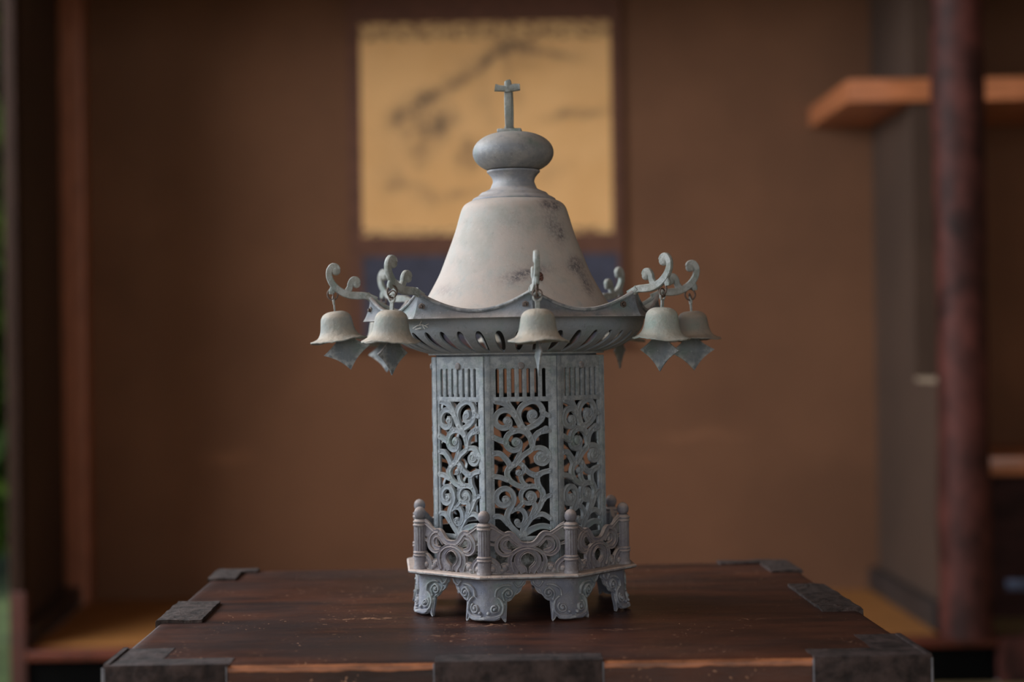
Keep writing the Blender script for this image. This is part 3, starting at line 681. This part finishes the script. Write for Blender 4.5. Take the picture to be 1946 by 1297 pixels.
rb(T1((720, 680), (655, 570), (610, 430), (640, 300), (730, 215), (850, 175), (960, 205), (1030, 300), (1040, 410), (1000, 500), (920, 545), (840, 510), (800, 430)), [9, 9, 9, 9, 9, 8, 8, 9, 9, 10, 10, 9, 8])
bb(T1((855, 410)), 9.5); rb(T1((740, 660), (850, 610), (950, 545), (1020, 460)), [9, 9, 10, 8])
rb(T1((640, 600), (560, 440), (470, 345), (360, 320), (255, 365), (200, 460), (215, 560), (290, 625), (380, 630), (450, 585), (455, 510)), [9, 9, 9, 9, 9, 9, 9, 9, 9, 8.5, 8])
bb(T1((412, 510)), 7.8)
rb(T1((190, 175), (330, 205), (420, 250), (510, 330), (570, 430)), [6, 7, 8.5, 8.5, 8.5]); rb(T1((420, 170), (450, 230), (520, 320)), [9, 8, 7])
rb(T1((500, 350), (575, 450), (650, 590), (740, 690), (800, 780), (835, 880), (855, 1000)), [8, 9, 9, 9.5, 9.5, 9, 8.5])
rb(T1((800, 800), (740, 725), (640, 685), (540, 690), (440, 740), (385, 825), (385, 920), (435, 995), (520, 1030), (605, 1000), (640, 920), (610, 860)), [8, 9, 9, 9, 9, 9, 9, 9, 9, 8, 7, 7])
bb(T1((560, 885)), 8.4)
rb(T1((640, 930), (630, 1010), (615, 1090), (570, 1190), (520, 1290)), [6, 6.5, 7, 7, 8])
rb(T1((430, 570), (470, 640), (540, 690)), [8, 8, 8])
rb(T1((150, 790), (250, 835), (330, 870), (400, 900)), [9, 9, 9, 8])
rb(T1((850, 950), (870, 840), (930, 750), (1010, 700), (1090, 665)), [8, 8.5, 9, 9, 10]); bb(T1((1090, 665)), 6.2); rb(T1((1000, 730), (1080, 715), (1160, 690)), [5, 5, 7])
rb(T1((160, 1080), (270, 1085), (360, 1160), (430, 1260), (450, 1340)), [9, 9, 9, 9, 9])
rb(T1((870, 960), (820, 1030), (700, 1110), (620, 1190), (520, 1290)), [7, 8, 8.5, 9, 9])
rb(T1((870, 1010), (960, 990), (1060, 1020), (1120, 1100), (1110, 1200), (1030, 1260), (940, 1230), (920, 1160)), [7, 8, 9, 10, 10, 10, 10, 9]); bb(T1((1000, 1150)), 10.5)
rb(T1((1030, 350), (1090, 400), (1160, 430)), [9, 8, 8]); rb(T1((1120, 1130), (1170, 1140)), [10, 10])
# lower half
rb(T2((530, -10), (450, 50), (415, 140), (450, 240), (530, 315), (630, 365), (730, 385), (810, 365)), [8, 9, 9, 8.5, 8.5, 8, 8, 7])
rb(T2((450, 50), (510, -20), (600, -40), (680, -10), (715, 60), (700, 120), (640, 150)), [8, 7, 7, 8, 7, 6, 6]); bb(T2((620, 130)), 6)
rb(T2((650, 150), (660, 230), (700, 310), (770, 365)), [7, 7, 7, 7])
rb(T2((700, 10), (770, 100), (860, 160), (950, 180), (1050, 130), (1180, 100)), [8, 8, 9, 9, 8, 8])
rb(T2((950, 170), (945, 270), (970, 370), (1035, 470), (1040, 580), (990, 710), (915, 820), (830, 920), (750, 1020), (690, 1120), (690, 1240)), [9, 9, 9.5, 9, 8.5, 8.5, 8.5, 9, 10, 10, 12])
rb(T2((980, 400), (870, 370), (760, 390), (680, 450), (650, 540), (680, 625), (770, 670), (860, 645), (905, 570), (870, 500), (800, 485), (755, 540)), [7, 8, 7.5, 7.5, 7.5, 7, 7, 7, 6, 6, 6, 5])
bb(T2((815, 570)), 6.3)
rb(T2((850, 640), (905, 720), (880, 800), (840, 900)), [7, 9, 8, 8])
rb(T2((650, 1250), (545, 1150), (450, 1040), (405, 930), (425, 810), (500, 690), (530, 590), (500, 480), (420, 410), (320, 415), (235, 485), (220, 585), (270, 670), (355, 700), (425, 660), (430, 600)), [10, 9, 8.5, 9, 9, 8.5, 8.5, 8.5, 8.5, 8.5, 9, 9, 9, 9, 8, 7])
bb(T2((385, 600)), 7.4)
rb(T2((470, 820), (560, 770), (660, 780), (720, 860), (725, 960), (680, 1040), (605, 1050), (570, 1000)), [6, 6.5, 7.5, 8, 8, 8, 8, 7]); bb(T2((580, 995)), 5.6)
rb(T2((690, 640), (640, 700), (560, 770)), [6, 6, 5]); rb(T2((160, 185), (290, 205), (430, 260)), [8, 8, 8])
rb(T2((170, 890), (290, 900), (370, 970), (420, 1040)), [8, 8, 8, 7]); rb(T2((1040, 620), (1100, 560), (1190, 530)), [8, 7, 7])
rb(T2((840, 930), (930, 875), (1050, 870), (1180, 950)), [7, 8, 8, 8]); rb(T2((700, 1210), (830, 1130), (970, 1080), (1080, 1080), (1180, 1110)), [10, 10, 9, 9, 8])
# closed foot of the panel with raised scrolls
flush_scrolls()
upper_, bp_ = bp_, MB()
bx(-56, 56, 84.5, 142, -6, -1.0); bx(-56, 56, 84.5, 94, -5, 1.4)
for d in (1, -1):
    fm = lambda s, h, n, d=d: bmap(s * d, h, n)
    ribbon(bp_, fm, spiral(17, 116, 13, 3, 1.4, 200, -1), 4.4, -2.5, 2); ribbon(bp_, fm, spiral(40, 112, 11, 3, 1.3, 20, 1), 4, -2.5, 2); disc(bp_, fm, (30, 131), 4, -2, 2)
lower_, bp_ = bp_, upper_
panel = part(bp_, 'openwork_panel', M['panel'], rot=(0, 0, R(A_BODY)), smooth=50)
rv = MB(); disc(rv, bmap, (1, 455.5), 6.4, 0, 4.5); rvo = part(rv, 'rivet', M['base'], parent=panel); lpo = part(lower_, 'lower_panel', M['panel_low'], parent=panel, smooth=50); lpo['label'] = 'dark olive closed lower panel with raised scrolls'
for k_ in range(1, 8):
    c = dup(panel, lan); c.rotation_euler = (0, 0, R(A_BODY + 45 * k_))
mb = MB(); mb.prism(octp(168), 84.2, 92); part(mb, 'body_floor', M['rail'], rot=(0, 0, R(A_BODY)))
mb = MB(); mb.lathe([(146, 470), (152, 471), (152, 478), (146, 480), (146, 470)], 96); part(mb, 'roof_collar', M['bowl'])
# vent bowl --------------------------------------------------------
prof = crom([(243, 541), (242, 531), (236, 518), (224, 505), (205, 493), (182, 484), (163, 479)], 8)
NS = 40; bw = MB(); ta = .33; tb = .93; n = len(prof)
def bowlpt(t, ang, off):
    i = min(n - 2, int(t * (n - 1))); f = t * (n - 1) - i
    r = prof[i][0] * (1 - f) + prof[i + 1][0] * f; z = prof[i][1] * (1 - f) + prof[i + 1][1] * f
    tr, tz = prof[i + 1][0] - prof[i][0], prof[i + 1][1] - prof[i][1]; l = math.hypot(tr, tz)
    r2, z2 = r + tz / l * off * 1, z - tr / l * off * 1
    return (r2 * math.sin(ang), -r2 * math.cos(ang), z2)
ts = [i / 40 * ta for i in range(0, 41, 4)] + [ta + (tb - ta) * (.5 - .5 * math.cos(math.pi * i / 22)) for i in range(1, 23)] + [tb + (1 - tb) * i / 3 for i in range(1, 4)]
half = math.pi / NS
for s_ in range(NS):
    c0 = R(6) + 2 * half * (s_ + .5)
    for sg in (1, -1):
        for off in (0, 4):
            vs = []
            for t in ts:
                q = (t - ta) / (tb - ta); w_ = .50 * max(0, math.sin(math.pi * min(1, max(0, q)) ** .8)) ** .55 if 0 < q < 1 else 0
                for kk in range(4): 
                    fr = w_ + (1 - w_) * kk / 3; vs.append(bowlpt(t, c0 + sg * fr * half, off))
            bw.add(vs, [(i * 4 + kk, i * 4 + kk + 1, (i + 1) * 4 + kk + 1, (i + 1) * 4 + kk) for i in range(len(ts) - 1) for kk in range(3)])
        m4 = len(ts) * 4; base = len(bw.v) - 2 * m4
        for i in range(len(ts) - 1):
            q = (ts[i] + ts[i + 1]) / 2
            if ta < q < tb: bw.f.append((base + i * 4, base + (i + 1) * 4, base + m4 + (i + 1) * 4, base + m4 + i * 4))
bw.lathe([(239, 540), (240, 544), (245.5, 544), (246.5, 542), (245.5, 539.5), (243, 539)], 128)
bw.lathe([(160, 477), (165.5, 476.5), (167, 479), (164, 482)], 96)
part(bw, 'vent_bowl', M['bowl'], smooth=45, merge=4e-5, recalc=False)
# small white cobweb scrap caught on the bowl
cw = MB()
for pts in (((-200, 26), (-190, 31), (-180, 32), (-170, 27)), ((-186, 32), (-182, 39)), ((-195, 24), (-184, 26)), ((-176, 30), (-168, 33)), ((-181, 32), (-176, 24))):
    vv = []
    for (x, zz) in pts:
        rr = 243.5; x2 = x * .93; vv.append((x2, -math.sqrt(rr * rr - x2 * x2), 500 + zz))
    cw.tube(vv, .7, 6)
part(cw, 'cobweb', M['cobweb'])
# roof band with upswept corners -------------------------------------
def octr(rv_, am): return rv_ * C22 / math.cos(am)
def roof_ring(fnr, fnz, na=26):
    pts = []
    for f_ in range(8):
        for k_ in range(na):
            am = R(-22.5 + 45 * k_ / na); ang = R(A_ROOF + 22.5 + 45 * f_) + am; t = abs(am) / R(22.5)
            r = fnr(am, t); pts.append((r * math.sin(ang), -r * math.cos(ang), fnz(t)))
    return pts
def lift(t): return 34 * t ** 2.0
def rings(mb, L_):
    n = len(L_[0]); base = len(mb.v)
    for r_ in L_: mb.v += r_
    for i in range(len(L_) - 1):
        for k_ in range(n): mb.f.append((base + i * n + k_, base + i * n + (k_ + 1) % n, base + (i + 1) * n + (k_ + 1) % n, base + (i + 1) * n + k_))
rbm = MB()
def ztop(t): return 553 + lift(t)
outer = []
for q in (0, .15, .35, .55, .75, .92, 1):
    rr = 289 - 14 * math.sin(q * math.pi * .5) ** .8 + (3.5 * max(0, q - .8) / .2)
    outer.append(roof_ring(lambda am, t, rr=rr: octr(rr, am), lambda t, q=q: 541.5 + (ztop(t) - 541.5) * q))
inner = []
for q in (1, .7, .4, .1):
    rr = 289 - 14 * math.sin(q * math.pi * .5) ** .8 - 4
    inner.append(roof_ring(lambda am, t, rr=rr: octr(rr, am), lambda t, q=q: 543 + (ztop(t) - 543) * q))
rings(rbm, [roof_ring(lambda am, t: 246, lambda t: 542.5)] + outer)
lip = [roof_ring(lambda am, t, a=a: octr(278.5 - 7.5 + 3.5 * math.cos(a), am) + 3.5 * math.sin(a) * 0, lambda t, a=a: ztop(t) + 1.5 + 3.2 * math.sin(a)) for a in [i * math.pi / 4 for i in range(9)]]
lip = [roof_ring(lambda am, t, a=a: octr(275.5 + 4.5 * math.cos(a), am), lambda t, a=a: ztop(t) + 1.0 + 3.6 * math.sin(a)) for a in [i * math.pi / 4 for i in range(9)]]
rings(rbm, lip)
part(rbm, 'eave_band', M['eave'], smooth=40)
ev = MB(); L_ = []
for q in (0, .12, .3, .5, .7, .85, 1):
    L_.append(roof_ring(lambda am, t, q=q: 196 + (octr(273, am) - 196) * q, lambda t, q=q: 551 + 5 * (1 - q) + (lift(t)) * q ** 2.2))
rings(ev, L_); 
for f_ in range(8):          # corner ridges
    a = R(A_ROOF + 45 * f_)
    ev.tube([((r) * math.sin(a), -r * math.cos(a), z) for r, z in ((205, 557), (230, 562), (252, 571), (268, 581), (282, 592))], [3, 4, 5, 6, 7], 10)
part(ev, 'eave_top', M['arm'], smooth=60, recalc=True)
bo = MB()
bo.lathe([(.01, 0), (6.4, 0), (6.4, 2.2), (4.5, 3)], 6); bo.lathe([(3, 2.5), (3, 6.5), (.01, 7)], 12)
b0 = part(bo, 'bolt', M['iron_ring'], smooth=30)
bolts = [b0] + [dup(b0, lan) for _ in range(7)]
for i, b_ in enumerate(bolts):
    off = {7: 1.6, 0: -2.4, 1: -5.2, 6: 1.5}.get(i, 2); a = R(A_ROOF + 45 * i + off); am = abs(R(off)); 
    fa = R(A_ROOF + 45 * i + (22.5 if off > 0 else -22.5)); r = octr(276.5, R(22.5) - am)
    b_.location = (r * U * math.sin(a), -r * U * math.cos(a), 563 * U); b_.rotation_euler = (R(90), 0, fa)
# dome, neck, ball ---------------------------------------------------
dp = crom([(70, 768.5), (80, 768), (92, 762), (99, 753), (105, 735), (112, 711), (121, 686), (131, 660), (143, 630), (156, 605), (172, 578), (186, 562), (200, 552), (204, 546)], 6)
mb = MB(); mb.lathe(dp, 160); part(mb, 'roof_dome', M['dome'], smooth=60)
npf = crom([(79, 766), (79.5, 769.5), (76, 773), (68, 777), (66, 779), (62, 783), (59, 784), (50, 788), (45, 791), (42, 797), (39.5, 804), (41, 811), (46, 818), (50, 822), (50.5, 825)], 4)
mb = MB(); mb.lathe(npf, 120); part(mb, 'roof_neck', M['neck'], smooth=45)
bpf = []
for i in range(49):
    a = -math.pi / 2 + math.pi * i / 48; c, s_ = math.cos(a), math.sin(a)
    bpf.append((max(.01, 77 * abs(c) ** .82), 859.5 + 40 * math.copysign(abs(s_) ** 1.0, s_)))
mb = MB(); mb.lathe(bpf, 140); part(mb, 'ball_finial', M['ball'], smooth=70)
# hanging loop on top, seen nearly edge on -----------------------------
lp = MB(); pts = []
for i in range(40):
    a = 2 * math.pi * i / 40; pts.append((-1.5 * math.sin(a) , 25 * math.sin(a), 946 - 43 * math.cos(a)))
def lpm(p, q, n): return (n, p, q)
cl = [(p[1], p[2]) for p in pts] + [(pts[0][1], pts[0][2])]
ribbon(lp, lpm, cl, 6, -7, 7, prof=PR_SYM, sub=2)
ribbon(lp, lambda p, q, n: (p, -23 + n, q), [(-24, 981), (-12, 979), (0, 979), (12, 980), (23, 980.5)], [14, 11, 12, 14, 12], -6, 6, prof=PR_SYM)
ribbon(lp, lambda p, q, n: (p, -23 + n, q), [(0, 972), (0.5, 990), (0, 994)], [12, 13, 9], -6, 6, prof=PR_SYM)
lp.bbox(-23, 23, -14, 14, 898, 905, 2.5); lp.bbox(-9, 9, -12, 12, 904, 909, 2)
part(lp, 'hanging_loop', M['arm'], smooth=50, rot=(0, R(-.4), R(-4)))
# scroll arms ----------------------------------------------------------
am_ = MB()
def amap(p, q, n): return (n, -p, q)
ribbon(am_, amap, [(262, 583), (282, 590), (300, 591), (316, 593), (331, 600), (343, 611), (350, 624), (351, 637), (345, 646.5), (337, 646), (333, 640)], [10, 13, 14.5, 14, 13.5, 13, 12, 11.5, 11.5, 10, 8], -4.5, 4.5, prof=PR_PLATE)
disc(am_, amap, (338.5, 638), 8.6, -5.2, 5.2, True)
ribbon(am_, amap, [(319, 595), (313, 606), (311, 615), (306, 621.5), (299, 621), (296, 615)], [15, 11.5, 11, 11, 10, 8], -4.2, 4.2, prof=PR_PLATE)
disc(am_, amap, (300.5, 613), 7.8, -4.8, 4.8, True)
ribbon(am_, amap, [(342, 608), (346, 600), (347, 594)], [12, 12, 9], -3.5, 3.5, prof=PR_PLATE)
ao = part(am_, 'scroll_arm', M['arm'], smooth=50)
arms = [ao] + [dup(ao, lan) for _ in range(7)]
for i, a_ in enumerate(arms): a_.rotation_euler = (0, 0, R(A_ROOF + 45 * i))
fk = MB(); disc(fk, lambda p, q, n: (p, n, q), (0, 0), 5, 0, 2); 
for i in range(7): disc(fk, lambda p, q, n: (p, n, q), (rnd.uniform(-5, 5), rnd.uniform(-9, 9)), rnd.uniform(2.5, 4.5), 0, 2.5, False, 7)
part(fk, 'corroded_flake', M['wear_flake'], loc=(46 * U, -150 * U, 618 * U), rot=(0, 0, R(18)))

# ------------------------------------------------------------------ wind bells
def make_bell():
    t = empty('wind_bell', (0, 0, 0))
    pr = crom([(6, 1), (15, 0), (23, -4), (28, -11), (30, -21), (31.5, -31), (34, -39), (39, -46.5), (48, -52), (52, -53.5), (52, -55.5)], 5)
    inn = [(50, -55.5), (44, -52)] + crom([(37, -46), (32, -38), (28, -28), (26, -14), (18, -7), (.01, -5)], 3)
    def wob(p, a):
        r = math.hypot(p[0], p[1]); k = max(0, (r - 38) / 12)
        return (p[0] * (1 + .02 * k * math.sin(5 * a + 1)), p[1] * (1 + .02 * k * math.cos(4 * a)), p[2] + 1.5 * k * math.sin(3 * a + .5) + 1.0 * k * noise.noise(Vector((p[0] * .12, p[1] * .12, 3))) * 1.5)
    mb = MB(); mb.lathe([(.01, 1.2)] + pr + inn, 72, wob); mb.build('bell_body', M['bell'], t, scale=U, smooth=55)
    e = MB(); e.bbox(-4, 4, -1.6, 1.6, -1, 15, 1.2); e.tube([(6.5 * math.cos(x), 0, 21 + 7 * math.sin(x)) for x in [i * math.pi / 10 for i in range(20)]], 2.1, 8, closed=True)
    e.build('hanger', M['arm'], t, scale=U, smooth=50)
    rg = MB(); rg.tube([(9.5 * math.cos(x) * .25, 9.5 * math.cos(x), 33 + 10.5 * math.sin(x)) for x in [i * math.pi / 12 for i in range(24)]], 1.6, 8, closed=True)
    rg.tube([(8 * math.cos(x), 1.5 * math.sin(x), 27 + 7.5 * math.sin(x)) for x in [i * math.pi / 12 for i in range(24)]], 1.3, 8, closed=True)
    rg.build('hanger_ring', M['iron_ring'], t, scale=U, smooth=60)
    # leaf-shaped clapper, in the radial plane (local y, z)
    cp = MB(); out = []
    P4 = [(45, -2), (-3, -37), (-44, 3), (4, 42)]
    for i in range(4):
        a, b = P4[i], P4[(i + 1) % 4]
        for k_ in range(8):
            f = k_ / 8; x = a[0] + (b[0] - a[0]) * f; z = a[1] + (b[1] - a[1]) * f; s_ = 1 - .15 * math.sin(math.pi * f) ** .8
            out.append((x * s_, z * s_))
    nn = len(out); vs = []
    for sgn in (-1, 1):
        vs += [(sgn * 1.3, x, z - 76) for x, z in out]; vs += [(sgn * 2.6, x * .6, z * .6 - 76) for x, z in out]; vs.append((sgn * 3.0, 0, -76))
    q = 2 * nn + 1; fs = []
    for s0 in (0, q):
        for i in range(nn): j = (i + 1) % nn; fs += [(s0 + i, s0 + j, s0 + nn + j, s0 + nn + i), (s0 + nn + i, s0 + nn + j, s0 + 2 * nn)]
    for i in range(nn): fs.append((i, (i + 1) % nn, q + (i + 1) % nn, q + i))
    cp.add(vs, fs); cp.tube([(0, 1.5, -46), (0, 1, -6)], 1.6, 8)
    cp.build('clapper', M['clapper'], t, scale=U, smooth=50)
    return t
# (arm index, radius, top height, tilt about radial axis, tilt in radial plane, clapper swing, label)
BELLS = [
    (0, 349, 552, 0, -2, 0, 'middle wind bell hanging in front of the lantern dish, clapper seen edge-on'),
    (7, 343, 556, 3, 0, 4, 'left wind bell closest to the camera, overlapping a farther bell behind it'),
    (6, 341, 561, 0, 7, 9, 'leftmost wind bell of the lantern, tilted, with a diamond clapper against the brown wall'),
    (5, 343, 556, -3, 3, 4, 'far left wind bell mostly hidden behind a nearer bell, only its left rim showing'),
    (1, 334, 555, 0, 3, 2, 'pale green-grey wind bell at the right, in front of the rightmost bell'),
    (2, 340, 553, 2, -3, 3, 'rightmost wind bell of the lantern, browner and partly behind the pale one'),
    (3, 343, 556, 0, 2, 0, 'far right wind bell behind the dish, only its clapper showing beside the body'),
    (4, 343, 556, 0, 0, 0, 'rearmost wind bell behind the lantern, glimpsed only through the dish vents')]
proto = make_bell()
for i, (ai, r, h, tr, tp, sw, lab) in enumerate(BELLS):
    o = proto if i == 0 else dup(proto)
    a = R(A_ROOF + 45 * ai); o.location = (LX + r * U * math.sin(a), -r * U * math.cos(a), ZT + h * U)
    o.rotation_euler = (Matrix.Rotation(a, 4, 'Z') @ Matrix.Rotation(R(tp), 4, 'X') @ Matrix.Rotation(R(tr), 4, 'Y')).to_euler()
    for ch in [x for x in bpy.data.objects if x.parent == o]:
        if ch.name.startswith('clapper'):
            ch.rotation_euler = (R(sw), 0, R((0, 8, 0, 12, -6, 4, 20, 0)[i]))
    for ch in [x for x in bpy.data.objects if x.parent == o and x.name.startswith('bell_body')]:
        if ai in (1, 2): ch.data = ch.data.copy(); ch.data.materials[0] = M['bell_pale' if ai == 1 else 'bell_brown']
    tag(o, lab, 'bell', 'wind bells around the lantern roof')
